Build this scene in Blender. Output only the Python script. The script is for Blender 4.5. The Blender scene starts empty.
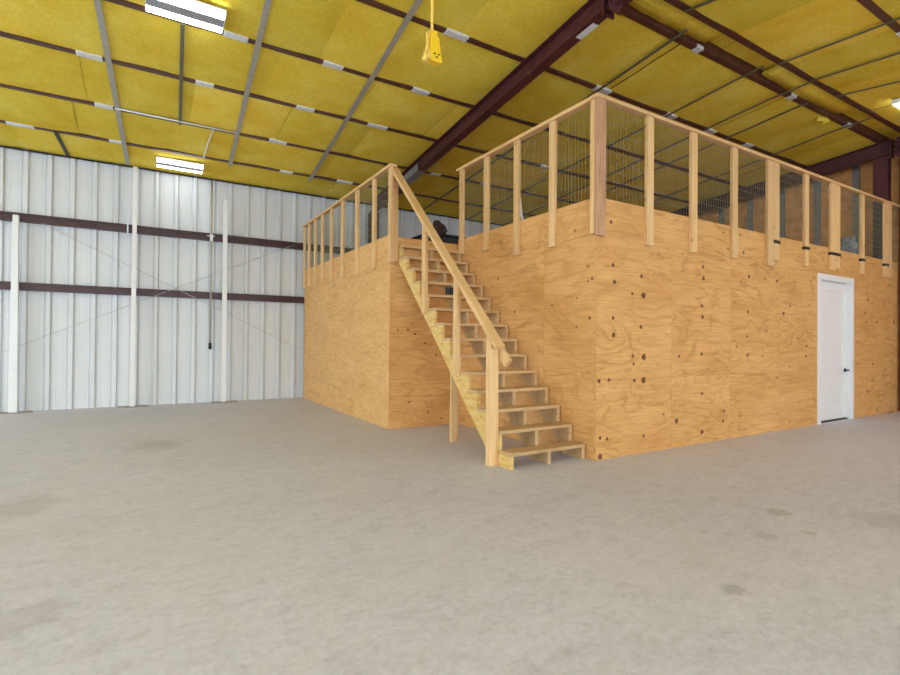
import bpy, bmesh, math, random
from mathutils import Vector, Matrix
random.seed(7)
D = bpy.data
COL = bpy.context.scene.collection
scene = bpy.context.scene

# ------------------------------------------------------------------ dimensions (metres)
CAMH = 1.12
X0, Y0, X1, Y2, Y4, X3 = 3.674, 3.384, 2.657, 5.869, 9.965, 10.903   # plywood room plan
ZP, ZPS = 2.512, 2.478            # top of plywood (door wall / stair-side wing)
ZR, ZRS = 3.477, 3.345            # top of rails
ZDECK = 2.36
ZW = 3.994                        # eave height
SL = 0.0833                       # roof pitch
YR = 3.33                         # ridge
XE = 10.98                        # end wall
XL, YF = -9.0, -7.0               # far ends of the hall behind the viewer


def zroof(y):
    return ZW + SL * (Y4 - y) if y >= YR else ZW + SL * (Y4 - YR) - SL * (YR - y)


# ------------------------------------------------------------------ materials
def new_mat(name):
    m = D.materials.new(name); m.use_nodes = True
    nt = m.node_tree
    b = nt.nodes['Principled BSDF']
    return m, nt, b


def nd(nt, t, ins=None, **props):
    n = nt.nodes.new(t)
    for k, v in props.items():
        setattr(n, k, v)
    for k, v in (ins or {}).items():
        s = n.inputs[k]
        if hasattr(v, 'is_output') or isinstance(v, bpy.types.NodeSocket):
            nt.links.new(v, s)
        else:
            s.default_value = v
    return n


def ramp(nt, fac, stops):
    n = nt.nodes.new('ShaderNodeValToRGB')
    e = n.color_ramp.elements
    while len(e) < len(stops):
        e.new(0.5)
    for i, (p, c) in enumerate(stops):
        e[i].position = p; e[i].color = (*c, 1) if len(c) == 3 else c
    nt.links.new(fac, n.inputs[0])
    return n.outputs[0]


def mixc(nt, fac, a, b, mode='MIX'):
    n = nt.nodes.new('ShaderNodeMix'); n.data_type = 'RGBA'; n.blend_type = mode
    for s, v in ((n.inputs[0], fac), (n.inputs[6], a), (n.inputs[7], b)):
        if isinstance(v, bpy.types.NodeSocket):
            nt.links.new(v, s)
        else:
            s.default_value = v if not isinstance(v, tuple) else (*v, 1) if len(v) == 3 else v
    return n.outputs[2]


def math_n(nt, op, a, b=0.0):
    n = nt.nodes.new('ShaderNodeMath'); n.operation = op
    for s, v in ((n.inputs[0], a), (n.inputs[1], b)):
        if isinstance(v, bpy.types.NodeSocket):
            nt.links.new(v, s)
        else:
            s.default_value = v
    return n.outputs[0]


def mapping(nt, vec, scale=(1, 1, 1), loc=(0, 0, 0)):
    n = nt.nodes.new('ShaderNodeMapping')
    n.inputs['Scale'].default_value = scale
    n.inputs['Location'].default_value = loc
    nt.links.new(vec, n.inputs['Vector'])
    return n.outputs[0]


def noise(nt, vec, scale, detail=3, rough=0.55, dist=0.0):
    n = nd(nt, 'ShaderNodeTexNoise', {'Scale': scale, 'Detail': detail, 'Roughness': rough, 'Distortion': dist})
    nt.links.new(vec, n.inputs['Vector'])
    return n.outputs[0]


def bump(nt, b, height, strength, dist):
    n = nd(nt, 'ShaderNodeBump', {'Strength': strength, 'Distance': dist, 'Height': height})
    nt.links.new(n.outputs[0], b.inputs['Normal'])


def position(nt):
    return nt.nodes.new('ShaderNodeNewGeometry').outputs['Position']


def plain(name, col, rough=0.5, metal=0.0, vary=0.12, scale=14.0, emit=None, strength=0):
    m, nt, b = new_mat(name)
    p = position(nt)
    f = noise(nt, p, scale, 4)
    lo = tuple(c * (1 - vary) for c in col); hi = tuple(min(1, c * (1 + vary)) for c in col)
    nt.links.new(ramp(nt, f, [(0.3, lo), (0.7, hi)]), b.inputs['Base Color'])
    b.inputs['Roughness'].default_value = rough
    b.inputs['Metallic'].default_value = metal
    if emit:
        b.inputs['Emission Color'].default_value = (*emit, 1)
        b.inputs['Emission Strength'].default_value = strength
    return m


def plywood(name, axis, light, mid, dark, flaky=0.0):
    """axis: the horizontal world axis that lies in the sheet; grain runs along it."""
    m, nt, b = new_mat(name)
    p = position(nt)
    sep = nd(nt, 'ShaderNodeSeparateXYZ', {0: p})
    at = nd(nt, 'ShaderNodeAttribute', attribute_name='sheet')
    sh = at.outputs['Fac']
    u = sep.outputs['X' if axis == 'X' else 'Y']; v = sep.outputs['Z']
    comb = nd(nt, 'ShaderNodeCombineXYZ', {0: u, 1: math_n(nt, 'MULTIPLY', sh, 17.3), 2: v})
    vec = comb.outputs[0]
    # cathedral rings of a rotary-cut veneer
    warp = noise(nt, mapping(nt, vec, (0.55, 1, 1.5)), 1.6, 3, 0.5, 0.6)
    ringin = math_n(nt, 'ADD', math_n(nt, 'MULTIPLY', warp, 9.0), math_n(nt, 'MULTIPLY', v, 2.2))
    ring = math_n(nt, 'FRACT', ringin)
    tri = math_n(nt, 'ABSOLUTE', math_n(nt, 'SUBTRACT', math_n(nt, 'MULTIPLY', ring, 2.0), 1.0))
    line = math_n(nt, 'POWER', tri, 5.0)
    mask = ramp(nt, noise(nt, mapping(nt, vec, (0.8, 1, 1.4), (5, 3, 2)), 1.7, 3), [(0.34, (0, 0, 0)), (0.60, (1, 1, 1))])
    base = ramp(nt, noise(nt, mapping(nt, vec, (0.7, 1, 2.0), (1, 7, 3)), 1.7, 5, 0.6), [(0.28, mid), (0.66, light)])
    fib = noise(nt, mapping(nt, vec, (3, 1, 60)), 1.0, 3, 0.6)
    base = mixc(nt, 1.0, base, ramp(nt, fib, [(0.3, (0.84, 0.81, 0.76)), (0.7, (1.06, 1.06, 1.05))]), 'MULTIPLY')
    c = mixc(nt, math_n(nt, 'MULTIPLY', math_n(nt, 'MULTIPLY', line, mask), 0.62), base, dark)
    red = ramp(nt, noise(nt, mapping(nt, vec, (0.9, 1, 1.7), (2, 5, 8)), 1.9, 5, 0.6, 0.4), [(0.50, (0, 0, 0)), (0.70, (1, 1, 1))])
    c = mixc(nt, math_n(nt, 'MULTIPLY', red, 0.40), c, (0.62, 0.285, 0.095))
    streak = ramp(nt, noise(nt, mapping(nt, vec, (1.6, 1, 11), (9, 1, 4)), 1.5, 4, 0.6), [(0.60, (0, 0, 0)), (0.74, (1, 1, 1))])
    c = mixc(nt, math_n(nt, 'MULTIPLY', streak, 0.55), c, dark)
    # small knots and patches
    vo = nd(nt, 'ShaderNodeTexVoronoi', {'Vector': mapping(nt, vec, (3.4, 1, 4.6)), 'Scale': 1.0, 'Randomness': 1.0})
    pick = nd(nt, 'ShaderNodeSeparateColor', {0: vo.outputs['Color']}).outputs[0]
    pick = ramp(nt, pick, [(0.40, (0, 0, 0)), (0.42, (1, 1, 1))])
    near = ramp(nt, vo.outputs['Distance'], [(0.035, (1, 1, 1)), (0.11, (0, 0, 0))])
    c = mixc(nt, math_n(nt, 'MULTIPLY', math_n(nt, 'MULTIPLY', near, pick), 0.75), c, tuple(d * 0.55 for d in dark))
    if flaky:
        fl = nd(nt, 'ShaderNodeTexVoronoi', {'Vector': mapping(nt, vec, (14, 1, 30)), 'Scale': 1.0})
        fc = nd(nt, 'ShaderNodeSeparateColor', {0: fl.outputs['Color']}).outputs[0]
        c = mixc(nt, flaky, c, ramp(nt, fc, [(0.0, dark), (0.35, mid), (1.0, light)]))
    nt.links.new(c, b.inputs['Base Color'])
    b.inputs['Roughness'].default_value = 0.62
    b.inputs['Specular IOR Level'].default_value = 0.25
    bump(nt, b, fib, 0.15, 0.004)
    return m


def pine(name, sc, light, dark, knots=True):
    m, nt, b = new_mat(name)
    p = position(nt)
    oi = nd(nt, 'ShaderNodeObjectInfo').outputs['Random']
    off = nd(nt, 'ShaderNodeVectorMath', {0: p, 1: nd(nt, 'ShaderNodeCombineXYZ', {0: math_n(nt, 'MULTIPLY', oi, 31.0), 1: math_n(nt, 'MULTIPLY', oi, 17.0), 2: math_n(nt, 'MULTIPLY', oi, 53.0)}).outputs[0]}, operation='ADD').outputs[0]
    f = noise(nt, mapping(nt, off, sc), 1.0, 4, 0.6, 0.7)
    c = ramp(nt, f, [(0.32, dark), (0.55, light)])
    tint = ramp(nt, oi, [(0.0, (0.90, 0.88, 0.84)), (0.5, (1.0, 1.0, 1.0)), (1.0, (1.06, 1.02, 0.98))])
    c = mixc(nt, 1.0, c, tint, 'MULTIPLY')
    if knots:
        vo = nd(nt, 'ShaderNodeTexVoronoi', {'Vector': mapping(nt, off, (7, 7, 7)), 'Scale': 1.0})
        pk = nd(nt, 'ShaderNodeSeparateColor', {0: vo.outputs['Color']}).outputs[0]
        pk = ramp(nt, pk, [(0.62, (0, 0, 0)), (0.64, (1, 1, 1))])
        kn = ramp(nt, vo.outputs['Distance'], [(0.06, (1, 1, 1)), (0.17, (0, 0, 0))])
        c = mixc(nt, math_n(nt, 'MULTIPLY', math_n(nt, 'MULTIPLY', kn, pk), 0.7), c, (0.22, 0.09, 0.03))
    nt.links.new(c, b.inputs['Base Color'])
    b.inputs['Roughness'].default_value = 0.6
    b.inputs['Specular IOR Level'].default_value = 0.25
    return m


def concrete():
    m, nt, b = new_mat('concrete')
    p = position(nt)
    big = noise(nt, mapping(nt, p, (0.5, 0.9, 1)), 0.7, 6, 0.62, 0.5)
    c = ramp(nt, big, [(0.30, (0.533, 0.538, 0.618)), (0.52, (0.582, 0.588, 0.675)), (0.72, (0.625, 0.632, 0.72))])
    med = noise(nt, mapping(nt, p, (1.2, 1.9, 1)), 4.6, 9, 0.78, 0.25)
    c = mixc(nt, 1.0, c, ramp(nt, med, [(0.28, (0.80, 0.80, 0.80)), (0.50, (1, 1, 1)), (0.75, (1.09, 1.09, 1.085))]), 'MULTIPLY')
    fine = noise(nt, p, 28, 6, 0.75)
    c = mixc(nt, 1.0, c, ramp(nt, fine, [(0.25, (0.80, 0.80, 0.80)), (0.6, (1.04, 1.04, 1.04))]), 'MULTIPLY')
    pat = noise(nt, mapping(nt, p, (1.0, 2.2, 1), (7, 2, 0)), 9.0, 6, 0.7, 0.3)
    c = mixc(nt, 1.0, c, ramp(nt, pat, [(0.28, (0.84, 0.835, 0.83)), (0.46, (1, 1, 1)), (0.64, (1.0, 1.0, 1.0)), (0.80, (1.09, 1.09, 1.09))]), 'MULTIPLY')
    warm = ramp(nt, noise(nt, p, 0.45, 4, 0.6, 0.3), [(0.42, (0, 0, 0)), (0.66, (1, 1, 1))])
    c = mixc(nt, math_n(nt, 'MULTIPLY', warm, 0.40), c, (0.585, 0.566, 0.575))
    dk = ramp(nt, noise(nt, mapping(nt, p, (0.7, 1.4, 1), (3, 1, 0)), 1.3, 6, 0.65, 0.5), [(0.60, (0, 0, 0)), (0.76, (1, 1, 1))])
    c = mixc(nt, math_n(nt, 'MULTIPLY', dk, 0.38), c, (0.415, 0.415, 0.44))
    # damp spots of known place and size
    for (sx, sy, r, a) in ((3.64, 1.742, 0.085, .50), (3.126, 1.577, 0.07, .38), (2.311, 1.295, 0.06, .50), (3.383, 1.464, 0.05, .35), (4.066, 1.323, 0.20, .25), (0.11, 6.19, 0.32, .40), (-0.69, 4.34, 0.25, .28), (-0.41, 2.6, 0.16, .22)):
        dv = nd(nt, 'ShaderNodeVectorMath', {0: p, 1: (sx, sy, 0)}, operation='DISTANCE').outputs['Value']
        dv = math_n(nt, 'ADD', dv, math_n(nt, 'MULTIPLY', math_n(nt, 'SUBTRACT', med, 0.5), r * 2.4))
        s = nd(nt, 'ShaderNodeMapRange', {0: dv, 1: r * 0.55, 2: r * 1.1, 3: a, 4: 0.0}).outputs[0]
        c = mixc(nt, s, c, (0.29, 0.285, 0.295))
    nt.links.new(c, b.inputs['Base Color'])
    b.inputs['Roughness'].default_value = 0.55
    b.inputs['Specular IOR Level'].default_value = 0.35
    bump(nt, b, fine, 0.12, 0.004)
    return m


def batt():
    m, nt, b = new_mat('yellow_insulation')
    p = position(nt)
    at = nd(nt, 'ShaderNodeAttribute', attribute_name='sheet').outputs['Fac']
    a = noise(nt, p, 1.5, 6, 0.65, 0.4)
    c = ramp(nt, a, [(0.28, (0.80, 0.53, 0.050)), (0.5, (0.88, 0.655, 0.085)), (0.72, (0.94, 0.77, 0.16))])
    f = noise(nt, mapping(nt, p, (1, 1, 1)), 34, 6, 0.75)
    c = mixc(nt, 1.0, c, ramp(nt, f, [(0.25, (0.82, 0.81, 0.76)), (0.65, (1.05, 1.05, 1.05))]), 'MULTIPLY')
    c = mixc(nt, 1.0, c, ramp(nt, at, [(0, (0.86, 0.89, 0.80)), (1, (1.06, 1.04, 1.02))]), 'MULTIPLY')
    nt.links.new(c, b.inputs['Base Color'])
    b.inputs['Roughness'].default_value = 0.95
    b.inputs['Specular IOR Level'].default_value = 0.05
    bump(nt, b, f, 0.45, 0.01)
    return m


def wall_metal():
    m, nt, b = new_mat('white_wall_metal')
    p = position(nt)
    f = noise(nt, mapping(nt, p, (1.0, 1, 0.25)), 1.6, 5, 0.6)
    c = ramp(nt, f, [(0.3, (0.66, 0.68, 0.69)), (0.7, (0.73, 0.75, 0.76))])
    f2 = noise(nt, mapping(nt, p, (26, 1, 0.4)), 1.0, 3, 0.6)
    c = mixc(nt, 1.0, c, ramp(nt, f2, [(0.3, (0.975, 0.975, 0.975)), (0.7, (1.01, 1.01, 1.01))]), 'MULTIPLY')
    nt.links.new(c, b.inputs['Base Color'])
    b.inputs['Roughness'].default_value = 0.42
    return m


PLY_L, PLY_M, PLY_D = (0.78, 0.455, 0.180), (0.66, 0.350, 0.115), (0.42, 0.180, 0.045)
M = {
    'ply_x': plywood('plywood_front', 'X', PLY_L, PLY_M, PLY_D),
    'ply_y': plywood('plywood_side', 'Y', PLY_L, PLY_M, PLY_D),
    'osb': plywood('plywood_flaked', 'Y', (0.80, 0.50, 0.215), (0.70, 0.40, 0.15), (0.52, 0.26, 0.075), 0.30),
    'knot': plain('knot_dark', (0.16, 0.055, 0.018), 0.6, 0, 0.35, 60),
    'pine_z': pine('pine_upright', (40, 40, 2.0), (0.80, 0.545, 0.275), (0.68, 0.405, 0.16)),
    'pine_x': pine('pine_along', (2.0, 40, 40), (0.78, 0.52, 0.255), (0.66, 0.385, 0.15), False),
    'pine_y': pine('pine_deep', (40, 2.0, 40), (0.80, 0.54, 0.265), (0.68, 0.40, 0.155), False),
    'tread': pine('pine_tread', (3, 40, 40), (0.62, 0.425, 0.225), (0.50, 0.315, 0.145), False),
    'treated': pine('treated_lumber', (9, 9, 30), (0.74, 0.53, 0.20), (0.62, 0.38, 0.10), False),
    'pine_s': pine('pine_sloping', (3, 3, 3), (0.79, 0.53, 0.255), (0.71, 0.45, 0.195), False),
    'grey_wood': pine('weathered_lumber', (30, 30, 2), (0.56, 0.33, 0.19), (0.36, 0.19, 0.10), False),
    'concrete': concrete(),
    'batt': batt(),
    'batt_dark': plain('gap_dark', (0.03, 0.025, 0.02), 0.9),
    'wall': wall_metal(),
    'white': plain('white_paint', (0.80, 0.80, 0.79), 0.4, 0, 0.02, 4),
    'door': plain('door_paint', (0.84, 0.845, 0.85), 0.35, 0, 0.01, 4),
    'steel': plain('red_oxide_steel', (0.085, 0.021, 0.022), 0.45, 0, 0.28, 9),
    'steel_p': plain('brown_purlin_steel', (0.095, 0.032, 0.020), 0.5, 0, 0.28, 9),
    'galv': plain('galvanised', (0.72, 0.74, 0.75), 0.4, 0.1, 0.12, 40),
    'girt': plain('girt_steel', (0.058, 0.020, 0.020), 0.45, 0, 0.3, 7),
    'darkstrap': plain('dark_strap', (0.15, 0.14, 0.085), 0.5, 0.2, 0.15, 20),
    'strap': plain('strap_steel', (0.42, 0.40, 0.34), 0.45, 0.3, 0.12, 20),
    'wire': plain('galvanised_wire', (0.32, 0.34, 0.24), 0.5, 0.1, 0.1, 20),
    'kraft': plain('kraft_facing', (0.70, 0.35, 0.11), 0.7, 0, 0.22, 6),
    'stud': plain('grey_stud', (0.28, 0.28, 0.27), 0.5, 0.4, 0.15, 10),
    'black': plain('black_plastic', (0.018, 0.018, 0.018), 0.45),
    'bronze': plain('dark_hardware', (0.035, 0.030, 0.026), 0.35, 0.6),
    'yellow': plain('yellow_plastic', (0.85, 0.55, 0.02), 0.4, 0, 0.05),
    'cordm': plain('yellow_cord', (0.82, 0.56, 0.10), 0.5, 0, 0.05),
    'cable': plain('steel_cable', (0.50, 0.50, 0.48), 0.45, 0.4),
    'spine': plain('lamp_spine_paint', (0.30, 0.31, 0.32), 0.4, 0, 0.02),
    'tube_small': plain('lit_tube_small', (0.9, 0.9, 0.9), 0.5, 0, 0.0, 4, (0.90, 0.96, 1.02), 7.5),
    'tube': plain('lit_tube', (0.9, 0.9, 0.9), 0.5, 0, 0.0, 4, (0.84, 0.935, 1.06), 17.0),
    'bag': plain('clear_film', (0.24, 0.27, 0.30), 0.25, 0, 0.3, 12),
    'bundle': plain('brown_cloth', (0.05, 0.022, 0.016), 0.8, 0, 0.3, 10),
    'pvc': plain('white_pipe', (0.75, 0.76, 0.76), 0.35, 0, 0.03),
    'dirt': plain('grey_plate', (0.30, 0.27, 0.23), 0.7, 0, 0.2, 20),
}


# ------------------------------------------------------------------ mesh building
class MB:
    def __init__(self):
        self.v, self.f, self.m, self.s, self.sm = [], [], [], [], []

    def face(self, idx, mat=0, sheet=0.0, smooth=False):
        self.f.append(idx); self.m.append(mat); self.s.append(sheet); self.sm.append(smooth)

    def hexa(self, pts, mat=0, sheet=0.0):
        n = len(self.v); self.v += [tuple(p) for p in pts]
        for q in ((0, 3, 2, 1), (4, 5, 6, 7), (0, 1, 5, 4), (1, 2, 6, 5), (2, 3, 7, 6), (3, 0, 4, 7)):
            self.face([n + i for i in q], mat, sheet)
        return self

    def box(self, x0, x1, y0, y1, z0, z1, mat=0, sheet=0.0):
        return self.hexa([(x0, y0, z0), (x1, y0, z0), (x1, y1, z0), (x0, y1, z0),
                          (x0, y0, z1), (x1, y0, z1), (x1, y1, z1), (x0, y1, z1)], mat, sheet)

    def bar(self, a, b, w, h, mat=0, up=(0, 0, 1), sheet=0.0):
        """rectangular bar from a to b: w across, h along up."""
        a, b = Vector(a), Vector(b); d = (b - a).normalized()
        side = d.cross(Vector(up)).normalized() * (w / 2); top = side.cross(d).normalized() * (h / 2)
        return self.hexa([a - side - top, a + side - top, b + side - top, b - side - top,
                          a - side + top, a + side + top, b + side + top, b - side + top], mat, sheet)

    def tube(self, pts, r, n=8, mat=0, cap=True):
        pts = [Vector(p) for p in pts]; base = len(self.v); k = len(pts)
        prev = None
        for i, p in enumerate(pts):
            t = (pts[min(i + 1, k - 1)] - pts[max(i - 1, 0)]).normalized()
            ref = prev if prev is not None else (Vector((0, 0, 1)) if abs(t.z) < 0.9 else Vector((1, 0, 0)))
            s = (ref - t * ref.dot(t)).normalized(); prev = s
            q = t.cross(s)
            rr = r[i] if isinstance(r, (list, tuple)) else r
            for j in range(n):
                a = 2 * math.pi * j / n
                self.v.append(tuple(p + s * (math.cos(a) * rr) + q * (math.sin(a) * rr)))
        for i in range(k - 1):
            for j in range(n):
                self.face([base + i * n + j, base + i * n + (j + 1) % n, base + (i + 1) * n + (j + 1) % n, base + (i + 1) * n + j], mat, 0, True)
        if cap:
            self.face([base + j for j in range(n)][::-1], mat)
            self.face([base + (k - 1) * n + j for j in range(n)], mat)
        return self

    def prism(self, poly, axis, a, b, mat=0, sheet=0.0):
        """poly of 2D points swept along axis X or Y or Z between a and b."""
        n = len(self.v); k = len(poly)

        def P(u, v, t):
            return {'X': (t, u, v), 'Y': (u, t, v), 'Z': (u, v, t)}[axis]
        self.v += [P(u, v, a) for u, v in poly] + [P(u, v, b) for u, v in poly]
        self.face(list(range(n, n + k))[::-1], mat, sheet); self.face(list(range(n + k, n + 2 * k)), mat, sheet)
        for i in range(k):
            j = (i + 1) % k
            self.face([n + i, n + j, n + k + j, n + k + i], mat, sheet)
        return self

    def disc(self, c, r, normal, mat=0, n=10, squash=1.0, th=0.0008):
        c = Vector(c); nn = Vector(normal).normalized()
        s = nn.cross(Vector((0, 0, 1))).normalized(); t = s.cross(nn)
        b = len(self.v)
        for lift in (0.0, th):
            for j in range(n):
                a = 2 * math.pi * j / n
                rr = r * (1 + 0.12 * math.sin(3 * a + c.x * 9))
                self.v.append(tuple(c + nn * lift + s * (math.cos(a) * rr) + t * (math.sin(a) * rr * squash)))
        self.face([b + n + j for j in range(n)], mat)
        for j in range(n):
            self.face([b + j, b + (j + 1) % n, b + n + (j + 1) % n, b + n + j], mat)
        return self

    def build(self, name, mats, parent=None, loc=None, bevel=0.0):
        if not isinstance(mats, (list, tuple)):
            mats = [mats]
        org = Vector(loc) if loc is not None else (Vector(parent['_o']) if parent is not None and '_o' in parent else Vector((0, 0, 0)))
        me = D.meshes.new(name)
        me.from_pydata([tuple(Vector(p) - org) for p in self.v], [], self.f)
        for mm in mats:
            me.materials.append(M[mm])
        me.polygons.foreach_set('material_index', self.m)
        me.polygons.foreach_set('use_smooth', self.sm)
        at = me.attributes.new('sheet', 'FLOAT', 'FACE'); at.data.foreach_set('value', self.s)
        bm = bmesh.new(); bm.from_mesh(me); bmesh.ops.recalc_face_normals(bm, faces=bm.faces); bm.to_mesh(me); bm.free()
        me.update()
        o = D.objects.new(name, me); COL.objects.link(o)
        if parent is not None:
            o.parent = parent
            if loc is not None and '_o' in parent:
                o.location = org - Vector(parent['_o'])
        else:
            o.location = org
        o['_o'] = list(org)
        if bevel:
            bv = o.modifiers.new('edge', 'BEVEL'); bv.width = bevel; bv.segments = 2; bv.limit_method = 'ANGLE'
        return o


def tag(o, label=None, cat=None, group=None, kind=None):
    if label: o['label'] = label
    if cat: o['category'] = cat
    if group: o['group'] = group
    if kind: o['kind'] = kind
    return o


def thing(name, loc, label, cat, group=None):
    o = D.objects.new(name, None); COL.objects.link(o); o.location = loc; o['_o'] = list(loc)
    o.empty_display_size = 0.1
    return tag(o, label, cat, group)


# ================================================================== THE HALL
g = MB().box(XL - 9, XE + 0.12, YF - 14, Y4 + 0.1, -0.15, 0.0)  # unseen apron outside the walls added to bounce daylight onto the ceiling
tag(g.build('floor', 'concrete'), 'pale grey mottled concrete slab floor of the hall', 'floor', kind='structure')

# ---- white ribbed metal wall
g = MB()
pitch, w1, w2, dp = 0.29, 0.036, 0.024, 0.030
prof = [(XL, 0.0)]
k0 = int((XL - 1.613) / pitch)
xr = 1.613 + k0 * pitch
while xr < XE - 0.1:
    if xr - w1 - 0.03 > XL:
        prof += [(xr - w1 - 0.018, 0), (xr - w1 - 0.014, -0.013), (xr - w1 - 0.004, -0.013), (xr - w1, 0), (xr - w2, dp), (xr + w2, dp), (xr + w1, 0), (xr + w1 + 0.004, -0.013), (xr + w1 + 0.014, -0.013), (xr + w1 + 0.018, 0)]
        for q in (0.333, 0.667):
            xm = xr + pitch * q
            prof += [(xm - 0.012, 0), (xm - 0.006, 0.002), (xm + 0.006, 0.002), (xm + 0.012, 0)]
    xr += pitch
prof.append((XE, 0.0))
poly = [(x, Y4 + 0.03 - d) for x, d in prof] + [(XE, Y4 + 0.06), (XL, Y4 + 0.06)]
g.prism(poly, 'Z', 0, ZW + 0.16)
tag(g.build('wall_back', 'wall'), 'white ribbed sheet metal wall of the hall', 'wall', kind='structure')

# ---- end wall with brown kraft faced insulation and studs
g = MB()
g.prism([(YF, 0), (Y4 + 0.06, 0), (Y4 + 0.06, ZW + 0.2), (YR, zroof(YR) + 0.2), (YF, zroof(YF) + 0.2)], 'X', XE, XE + 0.12)
tag(g.build('wall_right', 'kraft'), 'end wall lined with brown kraft faced insulation', 'wall', kind='structure')
g = MB()
y = 3.98
while y < Y4 - 0.2:
    g.box(XE - 0.05, XE - 0.002, y - 0.05, y + 0.05, ZDECK + 0.02, zroof(y) - 0.02); y += 0.62
for y in (2.75, 2.1, 1.3, 0.5, -0.3, -1.1, -1.9, -2.7, -3.5, -4.3, -5.1, -5.9):
    g.box(XE - 0.05, XE - 0.002, y - 0.05, y + 0.05, 0.0, zroof(y) - 0.02)
tag(g.build('trim_1', 'stud'), 'row of grey metal studs against the brown end wall', 'trim', kind='structure')

# ---- walls behind the viewer, with bay openings added to let daylight in
LB0, LB1 = 1.0, 8.0
g = MB()
for ya, yb, z0 in ((YF - 0.12, LB0, 0), (LB0, LB1, 3.3), (LB1, Y4 + 0.06, 0)):
    pts = [(ya, z0), (yb, z0), (yb, zroof(yb) + 0.2)] + ([(YR, zroof(YR) + 0.2)] if ya < YR < yb else []) + [(ya, zroof(ya) + 0.2)]
    g.prism(pts, 'X', XL - 0.12, XL)
tag(g.build('wall_left', 'wall'), 'white metal end wall with one bay opening added for daylight', 'wall', kind='structure')
g = MB()
added_bays = [(-7.6, -3.4), (-2.2, 2.0), (3.2, 6.6)]
zt = zroof(YF) + 0.2
HB = 3.3
xs = [XL] + [q for b_ in added_bays for q in b_] + [XE]
for i in range(0, len(xs), 2):
    g.box(xs[i], xs[i + 1], YF - 0.12, YF, 0, zt)
for a, b_ in added_bays:
    g.box(a, b_, YF - 0.12, YF, HB, zt)
tag(g.build('wall_front', 'wall'), 'white wall with three bay openings added for daylight', 'wall', kind='structure')

# ---- insulated ceiling: batts lying over the purlins
PUR = [9.07, 8.0, 6.86, 5.775, 4.64]                 # far slope, from the eave
PURF = [2.09, 0.97, -0.15, -1.27, -2.39, -3.51, -4.63, -5.75]   # near slope
YD, YE = 3.52, 3.15                                   # ridge pair
rows = [Y4 + 0.06] + PUR + [YD, YE] + PURF + [YF - 0.12]
g = MB()
for r_ in range(len(rows) - 1):
    ya, yb = rows[r_], rows[r_ + 1]
    ridge = (ya == YD and yb == YE)
    x = XL
    nb = 0
    ny = 1 if ridge else 6
    offx = random.uniform(0, 1.15)
    first = True
    while x < XE:
        wd = (offx if first else 1.17); first = False
        xe = min(XE, x + max(0.15, wd))
        nx = max(2, int((xe - x) / 0.13))
        sag = random.uniform(0.0, 0.016); tilt = random.uniform(-0.006, 0.006); jig = random.uniform(-0.006, 0.006)
        sh = random.random()
        base = len(g.v)
        for i in range(nx + 1):
            for j in range(ny + 1):
                u, v = i / nx, j / ny
                xx, yy = x + (xe - x) * u, ya + (yb - ya) * v
                lift = 0.13 if ridge else 0.026
                edge = min(1, min(u, 1 - u) * 7)
                sg = (sag * math.sin(math.pi * v) + 0.012 * math.sin(math.pi * u)) * (0.35 + 0.65 * edge) if not ridge else 0
                nz = 0.002 * math.sin(xx * 5.1 + yy * 3.3) + 0.002 * math.sin(xx * 9.7 - yy * 7.9) + jig
                g.v.append((xx, yy, zroof(yy) + lift - sg + tilt * (u - 0.5) + nz))
        for i in range(nx):
            for j in range(ny):
                q = base + i * (ny + 1) + j
                g.face([q, q + 1, q + ny + 2, q + ny + 1], 0, sh, True)
        x = xe
# roof deck above closes the gaps
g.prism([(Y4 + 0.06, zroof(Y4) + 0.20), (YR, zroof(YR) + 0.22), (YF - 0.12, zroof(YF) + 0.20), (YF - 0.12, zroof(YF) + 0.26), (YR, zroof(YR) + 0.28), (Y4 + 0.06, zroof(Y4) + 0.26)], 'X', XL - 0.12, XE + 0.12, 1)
tag(g.build('ceiling', ['batt', 'batt_dark']), 'yellow fibreglass insulation batts under the low pitched roof', 'ceiling', kind='structure')

g = MB().box(XL, XE, Y4 - 0.035, Y4 + 0.05, ZW - 0.004, ZW + 0.004).box(XL, XE, Y4 - 0.035, Y4 - 0.030, ZW - 0.02, ZW - 0.004)
tag(g.build('trim_2', 'batt_dark'), 'dark closure strip between the metal wall and the insulation', 'trim', kind='structure')
# ---- purlins
ORD = ['first', 'second', 'third', 'fourth', 'fifth']
CLIPS = {9.07: [(-1.50, .30), (-0.40, .16), (2.10, .22), (3.16, .30)], 8.0: [(-0.485, .20), (1.72, .26), (4.5, .2), (5.6, .2)], 6.86: [(-0.555, .24), (0.60, .20), (1.83, .24), (2.88, .30), (6.1, .2)],
         5.775: [(0.80, .24), (1.86, .24), (3.02, .24)], 4.64: [(2.86, .28), (5.12, .28), (6.55, .22), (7.55, .22), (8.6, .22)]}


def purlin(y, label, deep=0.0, clips=()):
    z = zroof(y)
    t = thing('roof_purlin', (XL, y, z), label, 'purlin', 'steel purlins under the roof insulation')
    g = MB()
    g.box(XL + 0.01, XE - 0.01, y - 0.036, y + 0.036, z, z + 0.010)
    g.box(XL + 0.01, XE - 0.01, y - 0.036, y - 0.028, z + 0.01, z + 0.17 if deep else z + 0.045)
    g.box(XL + 0.01, XE - 0.01, y + 0.030, y + 0.036, z + 0.01, z + 0.030)
    g.build('channel', 'steel_p', t)
    for cx, w in clips:
        c = MB().box(cx - w / 2, cx + w / 2, y - 0.044, y + 0.044, z - 0.005, z)
        c.box(cx - w / 2, cx + w / 2, y - 0.044, y - 0.0365, z, z + 0.035)
        tag(c.build('splice_plate', 'galv', t), 'galvanised splice plate')
    return t


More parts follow.
